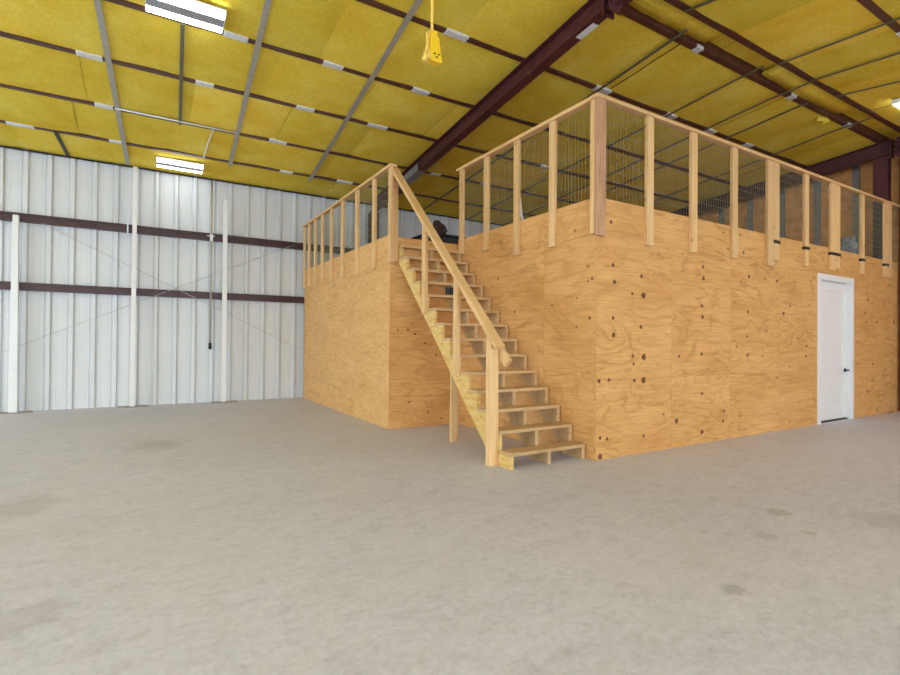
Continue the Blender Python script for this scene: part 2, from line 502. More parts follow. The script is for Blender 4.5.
for i, y in enumerate(PUR):
    purlin(y, 'red-brown steel purlin, %s in from the white metal wall' % ORD[i], 0, CLIPS.get(y, ()))
purlin(YD, 'deep red-brown purlin on the far side of the roof ridge', 1, [(5.46, .12), (7.62, .14), (9.35, .14)])
purlin(YE, 'red-brown purlin on the near side of the roof ridge', 1, [])
purlin(PURF[0], 'red-brown purlin over the near slope, crossing the top corner above the right lamp', 0, [(6.95, .25)])
for i, y in enumerate(PURF[1:]):
    purlin(y, 'red-brown purlin over the near roof slope, number %s past the one above the lamp' % ['one', 'two', 'three', 'four', 'five', 'six', 'seven'][i], 0, [])


def beam_poly(y0, y1, drop0, drop1, top):
    return [(y0, zroof(y0) - drop0), (y1, zroof(y1) - drop1), (y1, zroof(y1) - drop1 + top), (y0, zroof(y0) - drop0 + top)]


def rafter(name_label, xc, fw_, depth, y_far=Y4 - 0.08, near=True, skew=0.0):
    t = thing('roof_rafter', (xc, YR, zroof(YR)), name_label, 'beam', 'steel rafters')
    for nm, ya, yb in ((0, YR + 0.02, y_far), (1, YF + 0.05, YR - 0.02)):
        if nm == 1 and not near:
            continue
        g = MB()
        g.prism(beam_poly(ya, yb, depth, depth, 0.012), 'X', xc - fw_ / 2, xc + fw_ / 2)
        g.prism(beam_poly(ya, yb, 0.014, 0.014, 0.012), 'X', xc - fw_ / 2, xc + fw_ / 2)
        g.prism(beam_poly(ya, yb, depth - 0.012, depth - 0.012, depth - 0.026), 'X', xc - 0.005, xc + 0.005)
        if skew and nm == 0:
            g.v = [(x + skew * (y - YR), y, z) for x, y, z in g.v]
        g.build('beam', 'steel', t)
    g = MB()
    g.prism(beam_poly(YR + 0.03, YR + 0.05, depth + 0.06, depth + 0.06, depth + 0.04), 'X', xc - fw_ / 2 - 0.01, xc + fw_ / 2 + 0.01)
    g.prism(beam_poly(YR - 0.05, YR - 0.03, depth + 0.06, depth + 0.06, depth + 0.04), 'X', xc - fw_ / 2 - 0.01, xc + fw_ / 2 + 0.01)
    for dx in (-0.04, 0.04):
        for dz in (0.03, 0.14, 0.21):
            g.tube([(xc + dx, YR + 0.085, zroof(YR) - depth + dz - 0.03), (xc + dx, YR - 0.085, zroof(YR) - depth + dz - 0.03)], 0.013, 6)
    g.build('ridge_plate', 'steel', t)
    return t


rt = rafter('dark red I-beam rafter crossing the hall under the purlins beside the mezzanine', 3.800, 0.13, 0.215, skew=0.038)
g = MB().prism(beam_poly(7.5, 8.35, 0.221, 0.221, 0.004), 'X', 3.742, 3.888)
g.prism(beam_poly(7.5, 8.35, 0.219, 0.219, 0.11), 'X', 3.735, 3.7485)
g.v = [(x - 0.015 + 0.038 * (y - YR), y, z) for x, y, z in g.v]
tag(g.build('repair_plate', 'stud', rt), 'grey galvanised repair plate')
g = MB().prism(beam_poly(3.56, 3.80, 0.219, 0.219, 0.003), 'X', 3.80, 3.875)
tag(g.build('bare_patch', 'galv', rt), 'scraped pale patch')
rafter('dark red I-beam rafter along the brown end wall', 10.62, 0.12, 0.24)


def hcol(label, x, y, z1, w=0.16, d=0.2, along='Y'):
    t = thing('steel_column', (x, y, 0), label, 'column', 'steel frame columns')
    g = MB()
    if along == 'Y':
        g.box(x - w / 2, x + w / 2, y - d / 2, y - d / 2 + 0.012, 0.012, z1).box(x - w / 2, x + w / 2, y + d / 2 - 0.012, y + d / 2, 0.012, z1)
        g.box(x - 0.005, x + 0.005, y - d / 2 + 0.012, y + d / 2 - 0.012, 0.012, z1)
    else:
        g.box(x - d / 2, x - d / 2 + 0.012, y - w / 2, y + w / 2, 0.012, z1).box(x + d / 2 - 0.012, x + d / 2, y - w / 2, y + w / 2, 0.012, z1)
        g.box(x - d / 2 + 0.012, x + d / 2 - 0.012, y - 0.005, y + 0.005, 0.012, z1)
    g.build('shaft', 'steel', t)
    MB().box(x - 0.12, x + 0.12, y - 0.12, y + 0.12, 0, 0.012).build('base_plate', 'steel', t)
    return t


hcol('dark red column standing against the white wall under the main rafter', 4.045, Y4 - 0.20, zroof(Y4 - 0.2) - 0.24)
hcol('dark red column standing under the ridge at the brown end wall', 10.62, YR + 0.17, zroof(YR + 0.17) - 0.26, 0.20, 0.16, 'X')
g = MB().box(10.915, 10.975, 3.12, 3.36, 0.0, 4.3)
tag(g.build('steel_jamb', 'steel', loc=(10.945, 3.24, 0)), 'narrow dark red steel upright just past the end of the plywood', 'column')
g = MB().tube([(10.89, 3.30, 0.0), (10.89, 3.30, 4.35)], 0.012, 8).box(10.89, 10.915, 3.29, 3.31, 3.3, 3.32).box(10.89, 10.915, 3.29, 3.31, 4.2, 4.22)
tag(g.build('conduit_pipe', 'galv', loc=(10.89, 3.30, 0.0)), 'thin grey conduit beside the dark red upright at the end wall', 'conduit')

# ---- girts on the white wall
for za, zb, lab in ((2.885, 3.014, 'upper dark red steel girt running along the white metal wall'), (1.845, 1.966, 'lower dark red steel girt running along the white metal wall')):
    g = MB()
    yb, yf = Y4 - 0.001, Y4 - 0.075
    g.box(XL, XE - 0.01, yf, yf + 0.008, za, zb)
    g.box(XL, XE - 0.01, yf + 0.008, yb, zb - 0.008, zb)
    g.box(XL, XE - 0.01, yf + 0.008, yb, za, za + 0.008)
    g.box(XL, XE - 0.01, yf - 0.020, yf, zb - 0.035, zb - 0.027)
    g.box(XL, XE - 0.01, yf - 0.010, yf, za, za + 0.010)
    tag(g.build('wall_girt', 'girt', loc=(XL, yf, za)), lab, 'girt', 'girts on the white wall')

# ---- white posts against the wall
for x, zt_, wb, wt, lab in ((-1.660, 2.96, 0.105, 0.070, 'thick white wall post, first and widest of three along the metal wall'),
                            (-0.155, 3.96, 0.070, 0.062, 'tall white wall post reaching the insulation, middle of three'),
                            (1.222, 3.62, 0.080, 0.068, 'slim white wall post standing nearest the plywood room')):
    t = thing('wall_post', (x, Y4 - 0.15, 0), lab, 'post', 'white posts along the metal wall')
    yb_ = Y4 - 0.100
    g = MB().hexa([(x - wb / 2, yb_ - 0.09, 0.015), (x + wb / 2, yb_ - 0.09, 0.015), (x + wb / 2, yb_, 0.015), (x - wb / 2, yb_, 0.015),
                   (x - wt / 2, yb_ - 0.08, zt_), (x + wt / 2, yb_ - 0.08, zt_), (x + wt / 2, yb_, zt_), (x - wt / 2, yb_, zt_)])
    g.build('shaft', 'white', t, bevel=0.004)
    tag(MB().box(x - 0.20, x + 0.22, yb_ - 0.13, yb_ + 0.03, 0, 0.015).build('foot_plate', 'dirt', t), 'flat grey foot plate')

# ---- conduit drop with dark end, and clamp
t = thing('conduit_drop', (1.0, Y4 - 0.09, 0.95), 'thin grey conduit hanging down the white wall with a dark open end', 'conduit')
MB().tube([(1.0, Y4 - 0.11, 1.06), (1.0, Y4 - 0.11, 3.95)], 0.017, 8).build('pipe', 'strap', t)
tag(MB().tube([(1.0, Y4 - 0.11, 0.95), (1.0, Y4 - 0.11, 1.06)], 0.026, 8).build('end_fitting', 'bronze', t), 'dark end fitting')
g = MB().box(0.93, 1.05, Y4 - 0.128, Y4 - 0.098, 2.95, 2.965).box(0.977, 1.023, Y4 - 0.13, Y4 - 0.11, 2.86, 2.99)
g.build('clamp', 'galv', t)
g = MB().box(-0.262, -0.242, Y4 - 0.125, Y4 - 0.098, 2.84, 3.06)
tag(g.build('metal_clip', 'galv', loc=(-0.25, Y4 - 0.11, 2.84)), 'small galvanised clip on the upper girt beside the middle white post', 'clip')

# ---- cross bracing cables
for a, b_, lab in (((-3.6, 0.05), (2.6, 3.03), 'thin diagonal brace cable rising towards the plywood room'), ((-1.35, 2.885), (4.4, 0.06), 'thin diagonal brace cable falling towards the plywood room')):
    g = MB().tube([(a[0], Y4 - 0.088, a[1]), (b_[0], Y4 - 0.088, b_[1])], 0.0045, 6)
    tag(g.build('brace_cable', 'cable', loc=(a[0], Y4 - 0.088, a[1])), lab, 'cable', 'brace cables on the white wall')

# ---- straps under the insulation
STR = [((-0.505, 3.45), (-0.262, 9.85), .060, 'strap', 'wide grey strap under the insulation, farthest from the plywood room'),
       ((0.30, 5.80), (0.40, 8.05), .040, 'darkstrap', 'narrow dark strap between the big ceiling lamp and the second purlin'),
       ((0.905, 3.45), (1.205, 9.20), .062, 'strap', 'wide grey strap just past the big ceiling lamp'),
       ((2.205, 3.45), (2.56, 9.25), .062, 'strap', 'wide grey strap running towards the upper end of the stair'),
       ((5.02, 3.35), (5.20, 9.85), .040, 'darkstrap', 'first thin dark strap past the dark red main rafter'),
       ((6.47, 3.30), (6.47, 9.85), .036, 'darkstrap', 'second thin dark strap past the dark red main rafter'),
       ((7.36, 3.16), (7.50, 9.85), .036, 'darkstrap', 'third thin dark strap past the dark red main rafter'),
       ((7.96, 3.45), (8.12, 9.85), .036, 'darkstrap', 'fourth thin dark strap past the dark red main rafter'),
       ((9.30, 3.20), (9.66, 9.85), .036, 'darkstrap', 'thin dark strap closest to the brown end wall')]
for (xa, ya), (xb, yb), w, m_, lab in STR:
    g = MB()
    n = 12
    ys = [ya + (yb - ya) * i / n for i in range(n + 1)]
    for i in range(n):
        xq0 = xa + (xb - xa) * i / n; xq1 = xa + (xb - xa) * (i + 1) / n
        g.bar((xq0, ys[i], zroof(ys[i]) - 0.010), (xq1, ys[i + 1], zroof(ys[i + 1]) - 0.010), w, 0.008)
    tag(g.build('ceiling_strip', m_, loc=(xa, ya, zroof(ya))), lab, 'strap', 'straps holding up the insulation')
for (xa, ya), (xb, yb), lab in (((4.70, 3.18), (4.92, 2.0), 'thin dark strap on the near slope beside the ridge beam plates'), ((6.56, 3.18), (6.45, 0.9), 'thin dark strap on the near slope reaching towards the top corner'), ((7.33, 3.18), (7.32, 0.9), 'thin dark strap on the near slope above the small lamp'), ((8.08, 3.18), (8.30, 1.6), 'thin dark strap on the near slope passing the small lamp')):
    g = MB()
    n = 6
    for i in range(n):
        p = [(xa + (xb - xa) * k / n, ya + (yb - ya) * k / n) for k in (i, i + 1)]
        g.bar((p[0][0], p[0][1], zroof(p[0][1]) - 0.012), (p[1][0], p[1][1], zroof(p[1][1]) - 0.012), 0.034, 0.008)
    tag(g.build('ceiling_strip', 'darkstrap', loc=(xa, ya, zroof(ya))), lab, 'strap', 'straps holding up the insulation')

g = MB().tube([(-0.36, 7.945, zroof(7.945) - 0.012), (1.12, 7.945, zroof(7.945) - 0.012)], 0.012, 8)
g.tube([(0.82, 7.945, zroof(7.945) - 0.012), (0.80, 8.5, zroof(8.5) - 0.004), (0.79, 9.03, zroof(9.03) - 0.012)], 0.009, 8)
tag(g.build('conduit_pipe', 'pvc', loc=(-0.36, 7.945, zroof(7.945))), 'thin white conduit running along the second purlin out from the metal wall', 'conduit')
g = MB().bar((-1.115, 9.04, zroof(9.04) - 0.006), (-1.055, 9.90, zroof(9.9) - 0.006), 0.05, 0.008)  # black strip painted in for the darkness of a gap between batts
tag(g.build('ceiling_strip', 'black', loc=(-1.1, 9.04, zroof(9.04))), 'short black strip standing in for a dark gap in the batts, between the lowest purlin and the white metal wall', 'strap')

# ---- loose batts in the ridge gap
for xa, xb, dz, lab in ((6.78, 8.9, 0.03, 'long loose yellow batt sagging between the two ridge purlins'), (3.95, 5.55, 0.05, 'short yellow batt lying in the ridge gap beside the main rafter')):
    g = MB(); n = 14
    b0 = len(g.v)
    for i in range(n + 1):
        xx = xa + (xb - xa) * i / n
        sg = 0.03 * math.sin(math.pi * i / n) + 0.006 * math.sin(i * 2.1)
        for yy, hh in ((YD - 0.045, 0.012), (YR, 0.0), (YE + 0.045, 0.012)):
            g.v.append((xx, yy, zroof(YR) + dz - 0.02 - sg + hh + 0.02))
        for yy in (YE + 0.045, YD - 0.045):
            g.v.append((xx, yy, zroof(YR) + dz + 0.05 - sg))
    for i in range(n):
        for j in range(5):
            g.face([b0 + i * 5 + j, b0 + i * 5 + (j + 1) % 5, b0 + (i + 1) * 5 + (j + 1) % 5, b0 + (i + 1) * 5 + j], 0, 0.6, True)
    g.face([b0 + j for j in range(5)]); g.face([b0 + n * 5 + j for j in range(5)][::-1])
    tag(g.build('loose_batt', 'batt', loc=(xa, YR, zroof(YR))), lab, 'insulation', 'loose batts at the ridge')
g = MB()
random.seed(3)
for k in range(9):
    a = Vector((8.75 + random.uniform(-.06, .06), 3.56 + random.uniform(-.02, .03), zroof(3.5) + random.uniform(-.05, .01)))
    g.bar(a, a + Vector((random.uniform(-.14, .14), random.uniform(-.02, .05), random.uniform(-.05, .03))), 0.035, 0.03)
tag(g.build('insulation_scrap', 'batt', loc=(8.75, 3.56, zroof(3.5))), 'torn tuft of yellow insulation hanging off the deep ridge purlin', 'insulation')

# ---- strip lamps; the wide unseen ones are added to brighten the hall
FILL_LAMPS = [(0.315, 1.25, 'straight above the viewer', 0.75), (0.315, -2.6, 'over the middle of the hall, towards the added bay openings', 1.2), (-4.6, 7.4, 'past the left edge, towards the metal wall', 1.5),
         (-4.6, 1.25, 'past the left edge, level with the viewer', 1.5), (-4.6, -2.6, 'past the left edge, by the added bay openings', 1.5),
         (7.4, 0.2, 'facing the white door from overhead', 1.1), (8.6, -2.6, 'nearest the brown end wall and the added bay openings', 1.3)]
def lamp(x, y, label, w=0.67, d=0.31, tw=0.040, to=0.108, tm='tube'):
    z = zroof(y) - 0.066
    tilt = -SL if y > YR else SL
    t = thing('strip_light', (x, y, z), label, 'ceiling light', 'twin tube ceiling lamps')
    t.rotation_euler = (math.atan(tilt), 0, 0)

    def put(g_, nm, mt):
        o = g_.build(nm, mt, t, loc=(0, 0, 0)); o.location = (0, 0, 0); return o
    g = MB().box(-w / 2, w / 2, -d / 2, d / 2, 0.045, 0.060)
    g.box(-w / 2 - 0.008, -w / 2, -d / 2, d / 2, 0.0, 0.060).box(w / 2, w / 2 + 0.008, -d / 2, d / 2, 0.0, 0.060)
    g.box(-w * 0.35, -w * 0.35 + 0.02, -0.01, 0.01, 0.060, 0.075).box(w * 0.35 - 0.02, w * 0.35, -0.01, 0.01, 0.060, 0.075)
    put(g, 'housing', 'white')
    put(MB().box(-w / 2, w / 2, -(to - tw) + 0.004, to - tw - 0.004, 0.008, 0.045), 'spine', 'spine')
    for s in (-1, 1):
        put(MB().box(-w / 2 + 0.004, w / 2 - 0.004, s * to - tw, s * to + tw, 0.004, 0.040), 'tube', tm)
    return t


lamp(0.315, 5.535, 'big bright twin tube lamp hanging under the purlins near the top edge')
lamp(0.478, 9.465, 'small bright twin tube lamp close to the white metal wall', tm='tube_small')
lamp(9.12, 2.64, 'bright lamp on the near slope by the brown end wall', tm='tube_small')
for x, y, lab, wl in FILL_LAMPS:
    lamp(x, y, 'unseen wide twin tube lamp added for fill light, %s' % lab, wl, 0.72, 0.13, 0.20)

# ---- hanging yellow extension cord
t = thing('hanging_cord', (1.765, 3.2, 3.1), 'yellow extension cord with outlet block dangling from the ridge purlin', 'extension cord')
MB().tube([(1.762, 3.19, 4.53), (1.764, 3.2, 4.0), (1.765, 3.2, 3.40), (1.765, 3.2, 3.33)], 0.011, 8).build('cord', 'cordm', t)
g = MB().hexa([(1.735, 3.165, 3.115), (1.835, 3.165, 3.115), (1.835, 3.235, 3.115), (1.735, 3.235, 3.115),
               (1.742, 3.172, 3.30), (1.812, 3.172, 3.30), (1.812, 3.228, 3.30), (1.742, 3.228, 3.30)])
g.box(1.75, 1.80, 3.178, 3.222, 3.30, 3.345)
ob = g.build('outlet_block', 'yellow', t, bevel=0.006)
g = MB()
for dx in (0, 0.034):
    g.box(1.762 + dx, 1.776 + dx, 3.158, 3.1665, 3.165, 3.171)
g.box(1.779, 1.793, 3.158, 3.1665, 3.143, 3.149)
g.build('slot', 'black', ob)
g = MB().tube([(1.752, 3.195, 3.34), (1.728, 3.18, 3.29), (1.712, 3.175, 3.22), (1.704, 3.175, 3.17)], 0.009, 8)
g.tube([(1.704, 3.175, 3.17), (1.690, 3.175, 3.09)], [0.016, 0.022], 8)
g.tube([(1.748, 3.20, 3.345), (1.716, 3.19, 3.31), (1.722, 3.19, 3.24), (1.730, 3.18, 3.19)], 0.008, 8)
g.tube([(1.730, 3.18, 3.19), (1.728, 3.178, 3.12)], [0.015, 0.019], 8)
g.build('plug', 'cordm', t)
t.location.z += 0.028

# ================================================================== THE PLYWOOD ROOM
room = thing('plywood_room', (X0, Y0, 0), 'L-shaped plywood storage room with a flat deck on top, built into the corner of the hall', 'plywood room')
TH = 0.018
KN = [(3.902, 1.878, .020), (3.925, 1.714, .023), (4.325, 1.797, .020), (4.357, 1.605, .031), (4.186, 1.614, .016), (3.906, 1.361, .017), (3.915, 1.196, .023), (4.321, 1.283, .020), (4.365, .977, .031), (4.201, .989, .016), (5.375, 1.982, .020), (5.386, 1.853, .023), (5.359, 1.541, .020), (5.37, 1.418, .023), (4.363, .74, .031), (4.209, .908, .014), (4.226, .742, .018), (4.946, .979, .017), (5.354, 1.002, .020), (5.366, .558, .018), (4.908, .284, .026), (5.369, .126, .025), (5.798, .334, .018), (5.778, .219, .017), (3.736, .03, .026), (4.368, .171, .016), (3.831, .191, .017), (3.735, .209, .017), (3.855, .759, .017), (3.717, .754, .019), (6.321, 1.944, .022), (6.98, 1.934, .021), (6.301, 1.509, .020), (7.146, 1.52, .026), (6.281, 1.209, .017), (6.293, .984, .020), (7.314, 1.626, .016), (7.763, 1.097, .019), (7.75, .953, .019), (7.528, 1.204, .016), (9.738, 1.825, .022), (9.629, 1.616, .022), (10.079, 1.488, .023), (9.928, .815, .022), (9.724, .386, .025), (9.891, .546, .021), (10.336, .612, .020), (10.764, 1.506, .027), (9.666, 1.477, .019), (9.38, 1.162, .017), (5.774, 2.42, .014), (5.99, 2.41, .019), (5.868, 2.241, .016), (6.12, 2.43, .014), (6.198, 2.226, .019), (3.871, 2.294, .018)]


def sheets(g, ustops, vstops, put, jog=0.0):
    """plywood sheets between the stops with hairline gaps; put(u0,u1,v0,v1,sheet) adds one."""
    for i in range(len(ustops) - 1):
        for j in range(len(vstops) - 1):
            put(ustops[i] + 0.0012, ustops[i + 1] - 0.0012, vstops[j] + 0.0012 * (j > 0), vstops[j + 1] - 0.0012, random.random())


random.seed(21)
g = MB()
DL, DR, DZ = 8.115, 9.140, 2.070     # door opening


def put_front(u0, u1, v0, v1, s):
    if u1 <= DL + 0.003 or u0 >= DR - 0.003 or v0 >= DZ - 0.003:
        g.box(u0, u1, Y0, Y0 + TH, v0, v1, 0, s)


us = [X0, 4.82, 5.93, 7.04, DL, DR, 10.03, X3]
sheets(g, us, [0.0, 0.76, DZ - 0.0], lambda *a: put_front(*a))
us2 = [X0, 5.93, 8.15, 10.3, X3]
sheets(g, us2, [DZ, ZP], lambda *a: put_front(*a))
for x, z, r in KN:
    if x > 8 and x < 9.3: continue
    g.disc((x, Y0, z), r * 1.1, (0, -1, 0), 1, 10, 0.95)
w = g.build('door_wall', ['ply_x', 'knot'], room)
# side wall along the stair
random.seed(8)
g = MB()
sheets(g, [Y0 + TH + 0.001, 4.12, 5.30, Y2], [0.0, 2.16, ZP], lambda a, b_, c, d, s: g.box(X0, X0 + TH, a, b_, c, d, 0, s))
g.box(X0 - 0.0008, X0, Y0, Y0 + TH, 0, ZP, 0, .4)
for y, z, r in ((4.948, 1.891, .019), (4.623, 1.468, .019), (3.994, 1.508, .015), (3.639, 1.274, .014), (3.468, 1.357, .019), (3.439, 1.736, .019), (3.49, 1.717, .014), (3.635, 1.562, .012)):
    g.disc((X0, y, z), r * 0.8, (-1, 0, 0), 1)
g.build('stair_side_wall', ['ply_y', 'knot'], room)
# wall behind the stair
g = MB()
sheets(g, [X1, X0 + TH], [0.0, 2.10, 2.455], lambda a, b_, c, d, s: g.box(a, b_, Y2, Y2 + TH, c, d, 0, s))
for x, z, r in ((2.919, 1.264, .021), (3.022, 1.214, .021), (3.171, 1.097, .018), (3.224, .184, .019), (2.943, .332, .018), (3.339, .938, .017), (2.777, 1.262, .017), (3.424, .09, .016)):
    g.disc((x, Y2, z), r * 0.75, (0, -1, 0), 1)
g.build('stair_end_wall', ['ply_x', 'knot'], room)
# wing wall
g = MB()
sheets(g, [Y2 + TH + 0.001, 7.1, 8.32, 9.54, Y4 - 0.098], [0.0, 2.06, ZPS], lambda a, b_, c, d, s: g.box(X1, X1 + TH, a, b_, c, d, 0, s))
g.box(X1 - 0.0008, X1, Y2, Y2 + TH, 0, ZPS, 0, .5)
g.build('wing_wall', ['osb', 'knot'], room)
# far return wall and deck
MB().box(X3 - TH, X3, Y0 + TH + 0.001, Y4 - 0.12, 0, ZP).build('end_wall', 'ply_y', room)
g = MB().box(X0 + TH, X3 - TH, Y0 + TH, Y4 - 0.12, ZDECK - 0.05, ZDECK).box(X1 + TH, X0 + TH, Y2 + TH, Y4 - 0.12, ZDECK - 0.05, ZDECK)
g.build('deck', 'ply_x', room)

# small black box under an upper tread
g = MB().box(3.105, 3.200, 5.195, 5.2415, 1.690, 1.775)
tag(g.build('junction_box', 'black', loc=(3.15, 5.24, 1.69), bevel=0.004), 'small black box fixed to the middle stringer between two upper treads', 'electrical box')

# ---- door
d = D.objects.new('door_1', None); COL.objects.link(d); d.location = (8.6, Y0, 0); d['_o'] = [8.6, Y0, 0]
tag(d, 'white two-panel interior door in a white frame set in the plywood', 'door', kind='structure')
g = MB()
CL, CR, CT = 8.064, 9.194, 2.1225
cw = 0.085
g.box(CL, CL + cw, Y0 - 0.018, Y0 + 0.0, 0, CT - cw).box(CR - cw, CR, Y0 - 0.018, Y0, 0, CT - cw).box(CL, CR, Y0 - 0.018, Y0, CT - cw, CT)
g.box(DL + 0.002, DL + 0.03, Y0 + 0.0, Y0 + 0.11, 0, DZ - 0.002).box(DR - 0.03, DR - 0.002, Y0, Y0 + 0.11, 0, DZ - 0.002).box(DL + 0.03, DR - 0.03, Y0, Y0 + 0.11, DZ - 0.03, DZ - 0.002)
g.build('door_frame', 'door', d, bevel=0.003)
g = MB()
a, b_, zb, zt2 = DL + 0.033, DR - 0.033, 0.022, DZ - 0.033
yf, yb2 = Y0 + 0.045, Y0 + 0.085
st = 0.125
g.box(a, a + st, yf, yb2, zb, zt2).box(b_ - st, b_, yf, yb2, zb, zt2)
for z0, z1 in ((zb, zb + 0.20), (0.675, 0.79), (zt2 - 0.13, zt2)):
    g.box(a + st, b_ - st, yf, yb2, z0, z1)
for z0, z1 in ((zb + 0.20, 0.675), (0.79, zt2 - 0.13)):
    g.box(a + st, b_ - st, yf + 0.012, yb2 - 0.004, z0, z1)
    m_ = 0.05
    g.box(a + st + m_, b_ - st - m_, yf + 0.006, yf + 0.012, z0 + m_, z1 - m_)
slab = g.build('door_slab', 'door', d, bevel=0.003)
xh = b_ - 0.065
g = MB().tube([(xh, yf, 0.735), (xh, yf - 0.012, 0.735)], 0.030, 14).tube([(xh, yf - 0.012, 0.735), (xh, yf - 0.05, 0.735)], 0.011, 10)
g.tube([(xh + 0.01, yf - 0.05, 0.735), (xh - 0.03, yf - 0.053, 0.735), (xh - 0.105, yf - 0.048, 0.733)], [0.012, 0.010, 0.008], 8)
tag(g.build('handle', 'bronze', slab), 'dark lever handle')
g = MB().box(DL + 0.033, DR - 0.033, Y0 + 0.03, Y0 + 0.10, 0, 0.014)
tag(g.build('sill', 'bronze', d), 'dark threshold')

# ---- railings
def wires(g, put, u0, u1, z0, z1, du=0.0465, dz=0.093, r=0.0010):
    u = u0
    while u < u1:
        put(u - r, u + r, z0, z1, 0); u += du
    z = z0 + 0.03
    while z < z1:
        put(u0, u1, z - r, z + r, 1); z += dz


W2, T2 = 0.089, 0.038
# along the door wall
rail = thing('guard_rail', (X0, Y0, 2.1), 'long 2x4 guard rail with wire mesh above the white door wall', 'railing', 'mesh guard rails of the deck')
yo = Y0 - 0.0005
W3 = {0: .120, 4: .138, 5: .138, 7: .138, 8: .138, 10: .138, 11: .138}
POST = [(3.6950, 2.135, 0, 'grey_wood'), (4.412, 2.112, 0, 'pine_z'), (5.158, 2.114, 0, 'pine_z'), (5.955, 2.120, 0, 'pine_z'), (6.755, 2.10, 0, 'pine_z'), (6.8945, 2.176, 1, 'pine_z'),
        (7.69, 2.188, 1, 'pine_z'), (8.470, 2.187, 1, 'pine_z'), (8.6095, 2.212, 1, 'pine_z'), (9.46, 2.20, 1, 'pine_z'), (10.350, 2.22, 1, 'pine_z'), (10.4895, 2.245, 0, 'pine_z')]
random.seed(5)
for pi_, (x, zb, br, mt) in enumerate(POST):
    W2 = W3.get(pi_, 0.105)
    zb = zb + random.uniform(-.01, .01)
    g = MB().box(x - W2 / 2, x + W2 / 2, yo - T2, yo, zb, ZR - T2)
    p = g.build('post', mt, rail, loc=(x, yo - T2 / 2, zb), bevel=0.004)
    if mt == 'grey_wood':
        tag(p, 'weathered reddish post')
    if br:
        b3 = MB().box(x - W2 / 2 - 0.010, x + W2 / 2 + 0.010, yo - T2 - 0.006, yo - T2, 2.405, 2.445)
        b3.box(x - W2 / 2 - 0.006, x - W2 / 2, yo - T2, yo, 2.405, 2.445).box(x + W2 / 2, x + W2 / 2 + 0.006, yo - T2, yo, 2.405, 2.445)
        tag(b3.build('bracket', 'black', p, loc=(x, yo, 2.42)), 'black metal bracket')
g = MB().box(X0 - 0.055, X3, yo - T2 - 0.012, yo + 0.040, ZR - T2, ZR)
g.build('top_rail', 'pine_x', rail, bevel=0.004)
g = MB()
wires(g, lambda a, b_, c, d_, o: g.box(a, b_, Y0 + 0.004 + 0.003 * o, Y0 + 0.0068 + 0.003 * o, c, d_), X0 + 0.05, X3 - 0.01, ZP - 0.03, ZR - T2)
g.build('wire_mesh', 'wire', rail)

# along the stair side wall
W2 = 0.089
rail = thing('guard_rail', (X0, Y0 + 0.1, 2.1), '2x4 guard rail with wire mesh above the lower half of the stair', 'railing', 'mesh guard rails of the deck')
xo = X0 - 0.0012
for y, zb in ((3.4115, 2.16), (3.97, 2.12), (4.568, 2.115), (5.17, 2.265), (5.745, 2.30)):
    W2 = 0.050 if y < 3.5 else 0.089
    MB().box(xo - T2, xo, y - W2 / 2, y + W2 / 2, zb, ZR - T2 - 0.001).build('post', 'pine_z', rail, loc=(xo - T2 / 2, y, zb), bevel=0.004)
MB().box(xo - T2 - 0.012, xo + 0.040, Y0 + 0.0415, Y2 - 0.02, ZR - T2, ZR).build('top_rail', 'pine_y', rail, bevel=0.004)
g = MB()
wires(g, lambda a, b_, c, d_, o: g.box(X0 + 0.004 + 0.003 * o, X0 + 0.0068 + 0.003 * o, a, b_, c, d_), Y0 + 0.06, Y2 - 0.03, ZP - 0.03, ZR - T2)
g.build('wire_mesh', 'wire', rail)

# along the wing
rail = thing('guard_rail', (X1, Y2, 2.1), '2x4 guard rail with wire mesh on the wing that reaches the white wall', 'railing', 'mesh guard rails of the deck')
xo = X1 - 0.0012
for y, zb in ((5.815, 2.11), (6.347, 2.087), (6.986, 2.09), (7.618, 2.098), (8.164, 2.104), (8.661, 2.119), (9.084, 2.123), (9.475, 2.121), (9.80, 2.12)):
    MB().box(xo - T2, xo, y - W2 / 2, y + W2 / 2, zb, ZRS - T2).build('post', 'pine_z', rail, loc=(xo - T2 / 2, y, zb), bevel=0.004)
MB().box(X1 + 0.004, X1 + 0.004 + W2, Y2 - T2 - 0.0006, Y2 - 0.0006, 2.13, ZRS - T2).build('post', 'pine_z', rail, loc=(X1 + 0.05, Y2 - T2 / 2, 2.13), bevel=0.004)
MB().box(xo - T2 - 0.012, xo + 0.040, Y2 - 0.10, Y4 - 0.12, ZRS - T2, ZRS).build('top_rail', 'pine_y', rail, bevel=0.004)
g = MB()
wires(g, lambda a, b_, c, d_, o: g.box(X1 + 0.004 + 0.003 * o, X1 + 0.0068 + 0.003 * o, a, b_, c, d_), Y2 + 0.02, Y4 - 0.14, ZPS - 0.03, ZRS - T2)
g.build('wire_mesh', 'wire', rail)

